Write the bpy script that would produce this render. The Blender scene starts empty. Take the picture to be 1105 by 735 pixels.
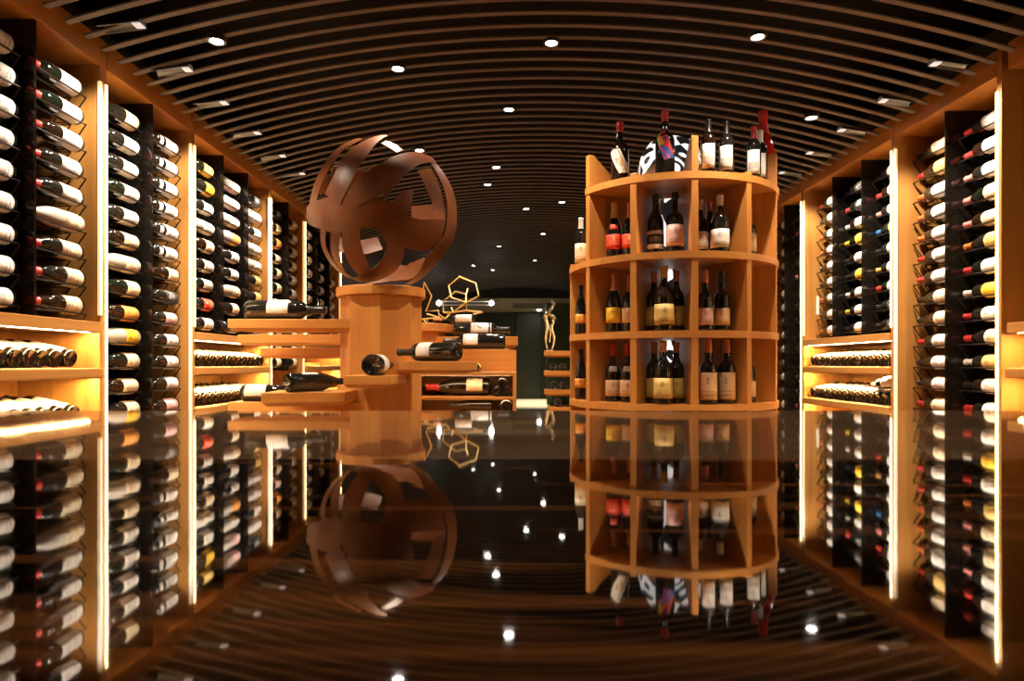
import bpy, math, random
from mathutils import Vector, Matrix
random.seed(7)
sc = bpy.context.scene
COL = sc.collection
R = math.radians
EYE = 1.0            # eye height above the floor
PXF = 700.0          # focal length in pixels of the 1105 px wide frame

# ------------------------------------------------------------ camera, world, exposure
cam = bpy.data.cameras.new('camera')
cam.sensor_width = 36.0
cam.lens = PXF / 1105 * 36.0
cam.shift_y = 25.5 / 1105
cam.clip_start = 0.01
cam_ob = bpy.data.objects.new('camera', cam)
cam_ob.location = (0, 0, EYE)
cam_ob.rotation_euler = (R(90), 0, 0)
COL.objects.link(cam_ob)
sc.camera = cam_ob
w = bpy.data.worlds.new('world'); sc.world = w; w.use_nodes = True
w.node_tree.nodes['Background'].inputs[0].default_value = (0.9, 0.6, 0.4, 1)
w.node_tree.nodes['Background'].inputs[1].default_value = 0.01
sc.view_settings.view_transform = 'Standard'
sc.view_settings.look = 'None'
sc.view_settings.exposure = 0.8
sc.view_settings.gamma = 1.0
sc.view_settings.use_curve_mapping = False
sc.cycles.use_denoising = True
sc.cycles.max_bounces = 7
sc.cycles.diffuse_bounces = 3
sc.cycles.glossy_bounces = 5
sc.cycles.transparent_max_bounces = 12
sc.cycles.sample_clamp_indirect = 4.0
sc.cycles.caustics_reflective = False
sc.cycles.caustics_refractive = False

STRIP_POWER = 20.0  # warm LED strips along the posts
GLOW_POWER = 0.5     # added golden strips standing in for light on the post wood
LEDGE_POWER = 150.0    # LED strips under the ledges
SPOT_POWER = 52.0      # ceiling downlights
WASH_POWER = 46.0       # wall washers
WARM = (1.0, 0.64, 0.25)
NEUT = (1.0, 0.80, 0.60)

# ------------------------------------------------------------ materials
MATS = {}
def base_mat(name):
    m = bpy.data.materials.new(name); m.use_nodes = True
    return m, m.node_tree, m.node_tree.nodes['Principled BSDF']
def plain(name, col, rough=0.5, metal=0.0, spec=0.5, coat=0.0):
    if name in MATS: return MATS[name]
    m, nt, p = base_mat(name)
    p.inputs['Base Color'].default_value = (*col, 1)
    p.inputs['Roughness'].default_value = rough
    p.inputs['Metallic'].default_value = metal
    p.inputs['Specular IOR Level'].default_value = spec
    p.inputs['Coat Weight'].default_value = coat
    MATS[name] = m
    return m
def emit(name, col, strength):
    m = bpy.data.materials.new(name); m.use_nodes = True
    p = m.node_tree.nodes['Principled BSDF']
    p.inputs['Base Color'].default_value = (0.8, 0.8, 0.8, 1)
    p.inputs['Emission Color'].default_value = (*col, 1)
    p.inputs['Emission Strength'].default_value = strength
    MATS[name] = m
    return m
def wood(name, axis, c1, c2, rough=0.42, scale=1.0, coat=0.0, plank=0.0):
    m, nt, p = base_mat(name); N = nt.nodes; L = nt.links
    tc = N.new('ShaderNodeTexCoord'); mp = N.new('ShaderNodeMapping')
    s = {'x': (0.7, 14, 14), 'y': (14, 0.7, 14), 'z': (14, 14, 0.7)}[axis]
    mp.inputs['Scale'].default_value = tuple(v * scale for v in s)
    n1 = N.new('ShaderNodeTexNoise'); n1.inputs['Scale'].default_value = 1.0
    n1.inputs['Detail'].default_value = 5; n1.inputs['Distortion'].default_value = 0.8
    n2 = N.new('ShaderNodeTexNoise'); n2.inputs['Scale'].default_value = 6.0; n2.inputs['Detail'].default_value = 3
    mix = N.new('ShaderNodeMath'); mix.operation = 'MULTIPLY_ADD'; mix.inputs[1].default_value = 0.35
    rmp = N.new('ShaderNodeValToRGB')
    rmp.color_ramp.elements[0].position = 0.42; rmp.color_ramp.elements[0].color = (*c2, 1)
    rmp.color_ramp.elements[1].position = 0.86; rmp.color_ramp.elements[1].color = (*c1, 1)
    L.new(tc.outputs['Object'], mp.inputs['Vector'])
    L.new(mp.outputs['Vector'], n1.inputs['Vector']); L.new(mp.outputs['Vector'], n2.inputs['Vector'])
    L.new(n2.outputs['Fac'], mix.inputs[0]); L.new(n1.outputs['Fac'], mix.inputs[2])
    L.new(mix.outputs[0], rmp.inputs['Fac'])
    L.new(rmp.outputs['Color'], p.inputs['Base Color'])
    p.inputs['Roughness'].default_value = rough
    p.inputs['Coat Weight'].default_value = coat
    bp = N.new('ShaderNodeBump'); bp.inputs['Strength'].default_value = 0.05
    L.new(n2.outputs['Fac'], bp.inputs['Height']); L.new(bp.outputs['Normal'], p.inputs['Normal'])
    MATS[name] = m
    return m
OAK1, OAK2 = (0.54, 0.255, 0.062), (0.40, 0.17, 0.036)
oak_x = wood('oak_x', 'x', OAK1, OAK2)
oak_y = wood('oak_y', 'y', OAK1, OAK2)
oak_z = wood('oak_z', 'z', OAK1, OAK2)
CH1, CH2 = (0.62, 0.27, 0.060), (0.49, 0.19, 0.034)
cherry_z = wood('cherry_z', 'z', CH1, CH2)
cherry_x = wood('cherry_x', 'x', CH1, CH2)
slat_m = wood('slat_wood', 'x', (0.105, 0.080, 0.072), (0.078, 0.060, 0.053), rough=0.6)
void_m = plain('void_black', (0.006, 0.005, 0.005), 0.9, spec=0.1)
dark_wall = plain('dark_wall', (0.035, 0.03, 0.026), 0.7)
black_back = plain('black_back', (0.03, 0.022, 0.016), 0.6)
wire_m = plain('black_wire', (0.015, 0.012, 0.01), 0.35, metal=0.6)
glass_dark = plain('glass_dark', (0.010, 0.009, 0.007), 0.06, spec=0.6)
glass_green = plain('glass_green', (0.005, 0.007, 0.004), 0.06, spec=0.6)
glass_amber = plain('glass_amber', (0.013, 0.006, 0.003), 0.06, spec=0.6)
glass_red = plain('glass_red', (0.30, 0.012, 0.006), 0.08, spec=0.6)
wrap_m = plain('tissue_wrap', (0.40, 0.36, 0.32), 0.35)
corten = None
brass = plain('brass', (0.80, 0.62, 0.28), 0.35, metal=.8)
chrome = plain('chrome', (0.75, 0.7, 0.58), 0.2, metal=1.0)
metal_grey = plain('metal_grey', (0.5, 0.5, 0.5), 0.35, metal=0.9)
fixture_black = plain('fixture_black', (0.02, 0.02, 0.02), 0.4)
led_post = emit('led_post', WARM, STRIP_POWER)
post_glow = emit('post_glow', (1.0, 0.58, 0.18), GLOW_POWER)
led_ledge = emit('led_ledge', (1.0, 0.64, 0.27), LEDGE_POWER)
lamp_white = emit('lamp_white', (1.0, 0.92, 0.82), 60.0)
lamp_wash = emit('lamp_wash', (0.95, 0.95, 1.0), 0.28)

def corten_mat():
    m, nt, p = base_mat('corten_steel'); N = nt.nodes; L = nt.links
    tc = N.new('ShaderNodeTexCoord')
    n = N.new('ShaderNodeTexNoise'); n.inputs['Scale'].default_value = 9; n.inputs['Detail'].default_value = 6
    r = N.new('ShaderNodeValToRGB')
    r.color_ramp.elements[0].position = 0.3; r.color_ramp.elements[0].color = (0.085, 0.025, 0.007, 1)
    r.color_ramp.elements[1].position = 0.75; r.color_ramp.elements[1].color = (0.145, 0.045, 0.013, 1)
    L.new(tc.outputs['Object'], n.inputs['Vector']); L.new(n.outputs['Fac'], r.inputs['Fac'])
    L.new(r.outputs['Color'], p.inputs['Base Color'])
    p.inputs['Roughness'].default_value = 0.38; p.inputs['Metallic'].default_value = 0.0; p.inputs['Specular IOR Level'].default_value = 0.3
    return m
corten = corten_mat()

def smoked_mat():
    m = bpy.data.materials.new('smoked_acrylic'); m.use_nodes = True
    nt = m.node_tree; N = nt.nodes; L = nt.links
    p = N['Principled BSDF']; out = N['Material Output']
    p.inputs['Base Color'].default_value = (0.008, 0.007, 0.006, 1); p.inputs['Roughness'].default_value = 0.08
    t = N.new('ShaderNodeBsdfTransparent'); t.inputs['Color'].default_value = (0.55, 0.45, 0.36, 1)
    mx = N.new('ShaderNodeMixShader'); mx.inputs[0].default_value = 0.72
    L.new(t.outputs[0], mx.inputs[1]); L.new(p.outputs[0], mx.inputs[2]); L.new(mx.outputs[0], out.inputs['Surface'])
    return m
smoked = smoked_mat()

def table_mat(name, c1, c2, bump):
    m, nt, p = base_mat(name); N = nt.nodes; L = nt.links
    tc = N.new('ShaderNodeTexCoord'); mp = N.new('ShaderNodeMapping')
    mp.inputs['Scale'].default_value = (2.2, 26, 10)
    n = N.new('ShaderNodeTexNoise'); n.inputs['Scale'].default_value = 1.2; n.inputs['Detail'].default_value = 6
    n.inputs['Distortion'].default_value = 1.2
    r = N.new('ShaderNodeValToRGB')
    r.color_ramp.elements[0].position = 0.54; r.color_ramp.elements[0].color = (*c2, 1)
    r.color_ramp.elements[1].position = 0.80; r.color_ramp.elements[1].color = (*c1, 1)
    L.new(tc.outputs['Object'], mp.inputs['Vector']); L.new(mp.outputs['Vector'], n.inputs['Vector'])
    L.new(n.outputs['Fac'], r.inputs['Fac']); L.new(r.outputs['Color'], p.inputs['Base Color'])
    p.inputs['Roughness'].default_value = 0.03; p.inputs['IOR'].default_value = 2.4
    bn = N.new('ShaderNodeTexNoise'); bn.inputs['Scale'].default_value = 1.0; bn.inputs['Detail'].default_value = 1
    mp2 = N.new('ShaderNodeMapping'); mp2.inputs['Scale'].default_value = (9, 60, 10)
    L.new(tc.outputs['Object'], mp2.inputs['Vector']); L.new(mp2.outputs['Vector'], bn.inputs['Vector'])
    b = N.new('ShaderNodeBump'); b.inputs['Strength'].default_value = bump; b.inputs['Distance'].default_value = 0.001
    L.new(bn.outputs['Fac'], b.inputs['Height']); L.new(b.outputs['Normal'], p.inputs['Normal'])
    return m
table_dark = table_mat('table_dark', (0.070, 0.024, 0.006), (0.0008, 0.0005, 0.0003), 0.025)
table_haze = table_mat('table_haze', (0.060, 0.035, 0.020), (0.042, 0.024, 0.013), 0.006)  # paler base colour paints in the haze over the far tabletop

PAPER = {'white': (0.86, 0.82, 0.76), 'cream': (0.80, 0.66, 0.44), 'gold': (0.66, 0.45, 0.13), 'yellow': (0.85, 0.52, 0.02),
         'orange': (0.80, 0.33, 0.05), 'pink': (0.72, 0.45, 0.42), 'black': (0.03, 0.03, 0.03), 'red': (0.72, 0.05, 0.02),
         'tan': (0.70, 0.46, 0.26), 'olive': (0.50, 0.38, 0.08), 'grey': (0.5, 0.47, 0.43)}
INK = {'black': (0.75, 0.72, 0.68), 'red': (0.85, 0.6, 0.3)}
def label_mat(paper, style=0):
    key = 'label_%s_%d' % (paper, style)
    if key in MATS: return MATS[key]
    m, nt, p = base_mat(key); N = nt.nodes; L = nt.links
    tc = N.new('ShaderNodeTexCoord'); sp = N.new('ShaderNodeSeparateXYZ')
    L.new(tc.outputs['UV'], sp.inputs[0])
    def mth(op, a, b=None, c=None):
        n = N.new('ShaderNodeMath'); n.operation = op
        for i, v in enumerate((a, b, c)):
            if v is None: continue
            if isinstance(v, (int, float)): n.inputs[i].default_value = v
            else: L.new(v, n.inputs[i])
        return n.outputs[0]
    u, v = sp.outputs[0], sp.outputs[1]
    rows = 7 + 2 * style
    fr = mth('FRACT', mth('MULTIPLY', v, rows))
    band = mth('LESS_THAN', fr, 0.38)
    cell = N.new('ShaderNodeTexNoise'); cell.inputs['Scale'].default_value = 1.0; cell.inputs['Detail'].default_value = 1
    mp = N.new('ShaderNodeMapping'); mp.inputs['Scale'].default_value = (55, rows, 1); mp.inputs['Location'].default_value = (style * 3.3, 0, 0)
    L.new(tc.outputs['UV'], mp.inputs['Vector']); L.new(mp.outputs['Vector'], cell.inputs['Vector'])
    letters = mth('GREATER_THAN', cell.outputs['Fac'], 0.48)
    inner = mth('LESS_THAN', mth('ABSOLUTE', mth('SUBTRACT', u, 0.5)), 0.24)
    low = mth('LESS_THAN', v, 0.42) if style != 1 else mth('LESS_THAN', mth('ABSOLUTE', mth('SUBTRACT', v, 0.5)), 0.22)
    txt = mth('MULTIPLY', mth('MULTIPLY', band, letters), mth('MULTIPLY', inner, low))
    # crest: a small round mark in the upper half
    du = mth('MULTIPLY', mth('SUBTRACT', u, 0.5), 1.9); dv = mth('SUBTRACT', v, 0.70)
    rr = mth('SQRT', mth('ADD', mth('MULTIPLY', du, du), mth('MULTIPLY', dv, dv)))
    cn = N.new('ShaderNodeTexNoise'); cn.inputs['Scale'].default_value = 16
    L.new(tc.outputs['UV'], cn.inputs['Vector'])
    crest = mth('MULTIPLY', mth('LESS_THAN', rr, 0.13), mth('GREATER_THAN', cn.outputs['Fac'], 0.5))
    mark = mth('MAXIMUM', txt, crest)
    if style == 2:   # a dark picture band across the lower half
        pic = mth('MULTIPLY', mth('LESS_THAN', mth('ABSOLUTE', mth('SUBTRACT', v, 0.36)), 0.14), mth('LESS_THAN', mth('ABSOLUTE', mth('SUBTRACT', u, 0.5)), 0.40))
        mark = mth('MAXIMUM', mth('MULTIPLY', pic, 0.8), mth('MULTIPLY', mark, 0.7))
    mx = N.new('ShaderNodeMix'); mx.data_type = 'RGBA'
    mx.inputs['A'].default_value = (*PAPER[paper], 1)
    mx.inputs['B'].default_value = (*INK.get(paper, (0.10, 0.06, 0.045)), 1)
    L.new(mth('MULTIPLY', mark, 0.8), mx.inputs['Factor']); L.new(mx.outputs['Result'], p.inputs['Base Color'])
    p.inputs['Roughness'].default_value = 0.6
    MATS[key] = m
    return m
CAPS = {'red': (0.50, 0.035, 0.03), 'black': (0.018, 0.016, 0.016), 'orange': (0.55, 0.14, 0.03), 'pink': (0.55, 0.2, 0.18), 'gold': (0.55, 0.33, 0.08),
        'white': (0.7, 0.66, 0.6), 'blue': (0.03, 0.13, 0.35), 'copper': (0.50, 0.18, 0.07), 'yellow': (0.75, 0.5, 0.03), 'grey': (0.3, 0.3, 0.3)}
def cap_mat(c): return plain('capsule_' + c, CAPS[c], 0.32, metal=0.1)

# ------------------------------------------------------------ mesh helpers
class MB:
    def __init__(s): s.v = []; s.f = []; s.uv = None; s.mi = []
    def add(s, vs, fs, mi=0):
        o = len(s.v); s.v += [Vector(q) for q in vs]; s.f += [tuple(i + o for i in f) for f in fs]; s.mi += [mi] * len(fs); return s
    def box(s, x0, x1, y0, y1, z0, z1, mi=0):
        vs = [(x, y, z) for z in (z0, z1) for y in (y0, y1) for x in (x0, x1)]
        return s.add(vs, [(0, 2, 3, 1), (4, 5, 7, 6), (0, 1, 5, 4), (2, 6, 7, 3), (0, 4, 6, 2), (1, 3, 7, 5)], mi)
    def prism(s, poly, vec, mi=0):
        """poly: list of 3-D points (planar), extruded along vec"""
        n = len(poly); vec = Vector(vec); P = [Vector(q) for q in poly]
        fs = [tuple(range(n))[::-1], tuple(range(n, 2 * n))] + [(i, (i + 1) % n, n + (i + 1) % n, n + i) for i in range(n)]
        return s.add(P + [q + vec for q in P], fs, mi)
    def tube(s, pts, r, n=6, closed=False, mi=0):
        pts = [Vector(p) for p in pts]; m = len(pts); vs = []; fs = []
        rad = r if isinstance(r, (list, tuple)) else [r] * m
        ref = None
        for i, p in enumerate(pts):
            if closed: t = pts[(i + 1) % m] - pts[i - 1]
            else: t = pts[min(i + 1, m - 1)] - pts[max(i - 1, 0)]
            t.normalize()
            if ref is None: ref = t.orthogonal().normalized()
            a = (ref - t * ref.dot(t))
            a = a.normalized() if a.length > 1e-5 else t.orthogonal().normalized()
            ref = a; b = t.cross(a)
            for k in range(n):
                q = 2 * math.pi * k / n
                vs.append(p + (a * math.cos(q) + b * math.sin(q)) * rad[i])
        for i in range(m if closed else m - 1):
            for k in range(n):
                j = (i + 1) % m
                fs.append((i * n + k, i * n + (k + 1) % n, j * n + (k + 1) % n, j * n + k))
        if not closed:
            fs.append(tuple(range(n))[::-1]); fs.append(tuple((m - 1) * n + k for k in range(n)))
        return s.add(vs, fs, mi)
    def lathe(s, prof, n=24, c=(0, 0, 0), mi=0):
        vs = []; fs = []; m = len(prof); c = Vector(c)
        for r, z in prof:
            for k in range(n):
                q = 2 * math.pi * k / n
                vs.append(c + Vector((r * math.cos(q), r * math.sin(q), z)))
        for i in range(m - 1):
            for k in range(n):
                fs.append((i * n + k, i * n + (k + 1) % n, (i + 1) * n + (k + 1) % n, (i + 1) * n + k))
        if prof[0][0] > 1e-6: fs.append(tuple(range(n))[::-1])
        if prof[-1][0] > 1e-6: fs.append(tuple((m - 1) * n + k for k in range(n)))
        return s.add(vs, fs, mi)
    def mesh(s, name, mats, smooth=False, origin=(0, 0, 0)):
        me = bpy.data.meshes.new(name); o = Vector(origin)
        me.from_pydata([tuple(q - o) for q in s.v], [], s.f)
        for m in (mats if isinstance(mats, (list, tuple)) else [mats]): me.materials.append(m)
        me.polygons.foreach_set('material_index', s.mi)
        if smooth:
            me.polygons.foreach_set('use_smooth', [True] * len(me.polygons))
            me.set_sharp_from_angle(angle=R(38))
        me.update()
        return me
ORI = {}
def link(o, parent=None):
    COL.objects.link(o)
    if parent is not None: o.parent = parent
    return o
def tag(o, label, cat, group=None, kind=None):
    if label: o['label'] = label
    if cat: o['category'] = cat
    if group: o['group'] = group
    if kind: o['kind'] = kind
    return o
def thing(name, loc, label, cat, group=None):
    o = bpy.data.objects.new(name, None); o.location = loc; o.empty_display_size = 0.05
    link(o); ORI[o.name] = Vector(loc)
    return tag(o, label, cat, group)
def part(name, mb, mat, parent, smooth=False, bevel=0.0, label=None):
    root = parent
    while root.parent is not None: root = root.parent
    org = ORI[root.name]
    o = bpy.data.objects.new(name, mb.mesh(name, mat, smooth, org)); link(o, parent)
    if bevel:
        b = o.modifiers.new('bevel', 'BEVEL'); b.width = bevel; b.segments = 2; b.limit_method = 'ANGLE'; b.angle_limit = R(40)
    if label: o['label'] = label
    return o
def top(name, mb, mat, label=None, cat=None, group=None, kind=None, smooth=False, bevel=0.0):
    lo = Vector((min(q.x for q in mb.v), min(q.y for q in mb.v), min(q.z for q in mb.v)))
    hi = Vector((max(q.x for q in mb.v), max(q.y for q in mb.v), max(q.z for q in mb.v)))
    org = Vector(((lo.x + hi.x) / 2, (lo.y + hi.y) / 2, lo.z))
    o = bpy.data.objects.new(name, mb.mesh(name, mat, smooth, org)); o.location = org; link(o); ORI[o.name] = org
    if bevel:
        b = o.modifiers.new('bevel', 'BEVEL'); b.width = bevel; b.segments = 2; b.limit_method = 'ANGLE'; b.angle_limit = R(40)
    return tag(o, label, cat, group, kind)
def zz(rel): return EYE + rel      # heights were measured from eye level

# ------------------------------------------------------------ the room
XL, XR, YN, YF = -2.28, 2.68, -1.2, 18.75
floor_m = wood('floor_wood', 'y', (0.20, 0.11, 0.06), (0.11, 0.06, 0.03), rough=0.25)
floor_tile = plain('floor_tile', (0.62, 0.55, 0.42), 0.4)
top('floor', MB().box(XL, XR, YN, 14.0, -0.1, 0), floor_m, kind='structure')
top('floor', MB().box(XL, XR, 14.0, YF + .2, -0.1, 0.0), floor_tile, kind='structure')
top('wall_left', MB().box(XL - .1, XL, YN, YF, 0, 2.9), dark_wall, kind='structure')
top('wall_right', MB().box(XR, XR + .1, YN, YF, 0, 2.9), dark_wall, kind='structure')
green_wall = plain('green_wall', (0.010, 0.012, 0.008), 0.6)
top('wall_back', MB().box(XL, XR, YF, YF + .1, 0, 2.9), green_wall, kind='structure')
top('wall_front', MB().box(XL, XR, YN - .1, YN, 0, 2.9), dark_wall, kind='structure')
top('door_1', MB().box(0.16, 0.78, YF - .05, YF, 0, 2.42).box(0.12, 0.16, YF - .07, YF, 0, 2.46).box(0.78, 0.82, YF - .07, YF, 0, 2.46).box(0.12, 0.82, YF - .07, YF, 2.42, 2.46),
    plain('door_green', (0.022, 0.026, 0.017), 0.5), kind='structure')
top('wall_partition', MB().box(0.86, XR, 16.0, 16.12, 0, 2.5), plain('partition_green', (0.05, 0.08, 0.035), 0.5), kind='structure')
# ceiling: vaulted slats running across the room under a black void
X0V, RV, HV = 0.2, 6.7, 1.64
def hv(x): return HV - (x - X0V) ** 2 / (2 * RV)
top('ceiling', MB().box(XL, XR, YN, 14.0, 2.86, 2.9), void_m, kind='structure')
mb = MB(); nseg = 28; xa, xb = -1.765, 2.165; pitch = 0.115
y = 0.6
while y < 13.95:
    vs = []; fs = []
    for i in range(nseg + 1):
        x = xa + (xb - xa) * i / nseg; h = zz(hv(x))
        vs += [(x, y, h), (x, y + 0.029, h), (x, y + 0.029, h + 0.008), (x, y, h + 0.008)]
    for i in range(nseg):
        a = 4 * i
        for k in range(4): fs.append((a + k, a + (k + 1) % 4, a + 4 + (k + 1) % 4, a + 4 + k))
    fs += [(0, 3, 2, 1), (4 * nseg, 4 * nseg + 1, 4 * nseg + 2, 4 * nseg + 3)]
    mb.add(vs, fs); y += pitch
top('ceiling_slats', mb, slat_m, kind='structure')
soffit = plain('soffit_grey', (0.16, 0.13, 0.09), 0.7)
top('ceiling', MB().box(XL, XR, 14.02, YF, zz(1.5), zz(1.56)), soffit, kind='structure')
top('trim_1', MB().box(XL, XR, 13.97, 14.02, zz(1.42), 2.86), plain('soffit_dark', (0.02, 0.018, 0.015), 0.7), kind='structure')
g = thing('ceiling_vent', (0.42, 16.5, zz(1.49)), 'dark slotted air vent in the low grey ceiling at the far end', 'vent')
part('frame', MB().box(0.0, 0.86, 16.0, 17.4, zz(1.492), zz(1.5)), plain('vent_frame', (0.10, 0.08, 0.06), 0.6), g)
for k in range(2):
    part('slat', MB().box(0.04, 0.82, 16.1 + .62 * k, 16.6 + .62 * k, zz(1.486), zz(1.492)), plain('vent_slot', (0.03, 0.025, 0.02), 0.6), g)

# ------------------------------------------------------------ wall cabinets
XP_L, XP_R = 1.79, 2.19     # front faces of the posts
TOP = 1.30
sides = {'left': (-1, XP_L), 'right': (1, XP_R)}
def sx(side, depth):
    """x of a point `depth` metres behind the post fronts"""
    s, xp = sides[side]; return s * (xp + depth)
def xbox(mb, side, d0, d1, y0, y1, z0, z1):
    a, b = sorted((sx(side, d0), sx(side, d1))); return mb.box(a, b, y0, y1, z0, z1)
PT = 0.045
LEDGE_Z, SH1_Z, SH2_Z = 0.182, -0.016, -0.247
def cabinet(side, y0, y1, ledge, label, post_far=True, post_near=False):
    """one bay; y0..y1 is the clear opening"""
    c = thing('wine_cabinet', (sx(side, 0.2), (y0 + y1) / 2, 0), label, 'cabinet', 'built-in wine cabinets along the walls')
    if post_near: part('post', xbox(MB(), side, 0, .40, y0 - (PT if side == 'left' else .03), y0, 0, zz(1.42)), oak_z, c, bevel=.003)
    if post_far: part('post', xbox(MB(), side, 0, .40, y1, y1 + PT, 0, zz(1.42)), oak_z, c, bevel=.003)
    y0 += .005
    part('top_rail', xbox(MB(), side, .0, .40, y0, y1, zz(TOP), zz(1.42)), oak_y, c, bevel=.003)
    zb = zz(LEDGE_Z - .045) if ledge else zz(-.62)
    part('back_panel', xbox(MB(), side, .36, .40, y0, y1, zb, zz(TOP)), black_back, c)
    zs = zz(-.66)
    part('base_panel', xbox(MB(), side, .02, .05, y0, y1, 0.08, zs), oak_z, c)
    part('bottom_board', xbox(MB(), side, .0, .40, y0, y1, zs, zs + .04), oak_y, c)
    part('plinth', xbox(MB(), side, .04, .40, y0, y1, 0, 0.08), black_back, c)
    # led strips on the front of the posts, plus an added golden glow strip
    zt0 = zz(LEDGE_Z + .03) if ledge else zs + .1
    znext = zs + .1 if ledge else zz(LEDGE_Z + .03)
    def bright(yp, z0): part('led_strip', xbox(xbox(MB(), side, -.002, -.0003, yp - .0085, yp, z0, zz(1.23)), side, -.002, .012, yp, yp + .003, z0, zz(1.23)), led_post, c)
    def glow_strip(yp, z0): part('led_strip', xbox(xbox(MB(), side, -.002, -.0003, yp, yp + .012, z0, zz(1.23)), side, -.002, .010, yp - .003, yp - .0003, z0, zz(1.23)), post_glow, c)  # added emissive strip imitating the golden glow on the post wood
    if post_near: bright(y0 - .005, zt0)
    if post_far: bright(y1 + PT, znext); glow_strip(y1, zt0)
    if ledge:
        part('back_panel', xbox(MB(), side, .36, .40, y0, y1, zs, zb), oak_z, c)
        part('ledge', xbox(MB(), side, -.004, .36, y0, y1, zz(LEDGE_Z - .045), zz(LEDGE_Z)), oak_y, c, bevel=.002)
        for z in (SH1_Z, SH2_Z):
            sh = part('shelf', xbox(MB(), side, -.015, .36, y0, y1, zz(z - .045), zz(z)), oak_y, c, bevel=.006)
            part('rest_bar', xbox(MB(), side, .205, .225, y0, y1, zz(z), zz(z + .034)), oak_y, sh)
        for z in (LEDGE_Z - .045, SH1_Z - .045, SH2_Z - .045):
            s = part('led_strip', xbox(MB(), side, .03, .045, y0 + .02, y1 - .02, zz(z - .0006), zz(z + .003)), led_ledge, c)
    return c
cabinet('left', 1.695, 2.82, True, 'honey oak cabinet bay at the near left, rack above two pile shelves', post_far=True, post_near=True)
cabinet('left', 2.865, 3.615, False, 'narrow full-height oak rack bay second along the left wall')
cabinet('left', 3.66, 4.785, True, 'wide oak bay third along the left wall, with two lit pile shelves')
cabinet('left', 4.83, 5.58, False, 'narrow full-height oak rack bay fourth along the left wall')
cabinet('left', 5.625, 6.75, True, 'oak bay behind the steel sphere, fifth along the left wall')
cabinet('right', 1.74, 2.865, True, 'oak cabinet bay cut by the right photo edge, pile shelves lit yellow', post_far=False, post_near=True)
cabinet('right', 2.932, 3.705, False, 'narrow full-height oak rack bay nearest on the right wall', post_near=True)
cabinet('right', 3.75, 4.875, True, 'wide oak bay on the right wall above two lit pile shelves')
cabinet('right', 4.92, 5.67, False, 'dark narrow rack bay on the right wall beside the round shelf')
for side, ya in (('left', 6.80), ('right', 5.72)):
    top('wall_' + side, xbox(MB(), side, .0, .40, ya, 13.9, 0, zz(1.42)), plain('far_panel', (0.10, 0.055, 0.03), 0.6), kind='structure')

# ------------------------------------------------------------ bottles
PROF = {
 'bordeaux': [(0, .012), (.022, .006), (.033, 0), (.0365, .004), (.0375, .012), (.0375, .19), (.0355, .203), (.028, .217), (.019, .229), (.0148, .242), (.0140, .285), (.0158, .287), (.0158, .297), (.0135, .300), (0, .300)],
 'burgundy': [(0, .014), (.024, .007), (.036, 0), (.0395, .004), (.0405, .014), (.0405, .150), (.0385, .170), (.033, .193), (.026, .215), (.019, .238), (.0150, .258), (.0143, .287), (.0160, .289), (.0160, .297), (.0135, .300), (0, .300)],
 'sherry': [(0, .012), (.025, .006), (.038, 0), (.0415, .004), (.0425, .012), (.0415, .165), (.040, .182), (.033, .198), (.021, .207), (.0165, .218), (.0185, .250), (.0175, .285), (.0165, .300), (.0168, .312), (.0150, .318), (0, .318)],
 'squat': [(0, .012), (.028, .006), (.044, 0), (.049, .004), (.051, .014), (.049, .160), (.047, .190), (.038, .212), (.024, .228), (.0175, .246), (.0165, .300), (.0185, .303), (.0185, .325), (.0165, .330), (0, .330)],
 'champagne': [(0, .016), (.026, .008), (.039, 0), (.0435, .005), (.0445, .016), (.0445, .155), (.042, .178), (.036, .203), (.027, .228), (.019, .255), (.0155, .28), (.0150, .300), (.0172, .304), (.0172, .322), (.0150, .328), (0, .328)],
 'decanter': [(0, .014), (.03, .007), (.046, 0), (.0495, .005), (.0505, .015), (.0505, .17), (.049, .20), (.043, .222), (.030, .238), (.019, .247), (.0165, .255), (.0165, .318), (.0205, .322), (.0205, .352), (.0185, .358), (0, .358)],
}
LABZ = {'bordeaux': (.020, .138), 'burgundy': (.020, .120), 'sherry': (.030, .120), 'squat': (.030, .135), 'champagne': (.055, .140), 'decanter': (.045, .165)}
CAPZ = {'bordeaux': .232, 'burgundy': .236, 'sherry': .252, 'squat': .270, 'champagne': .235, 'decanter': .300}
GLASS = {'dark': glass_dark, 'green': glass_green, 'amber': glass_amber, 'red': glass_red, 'wrap': wrap_m}
MESH = {}
def prof_r(shape, z):
    P = PROF[shape][4:]
    for (r0, z0), (r1, z1) in zip(P, P[1:]):
        if z0 <= z <= z1: return r0 + (r1 - r0) * ((z - z0) / max(z1 - z0, 1e-6))
    return P[0][0] if z < P[0][1] else P[-1][0]
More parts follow.
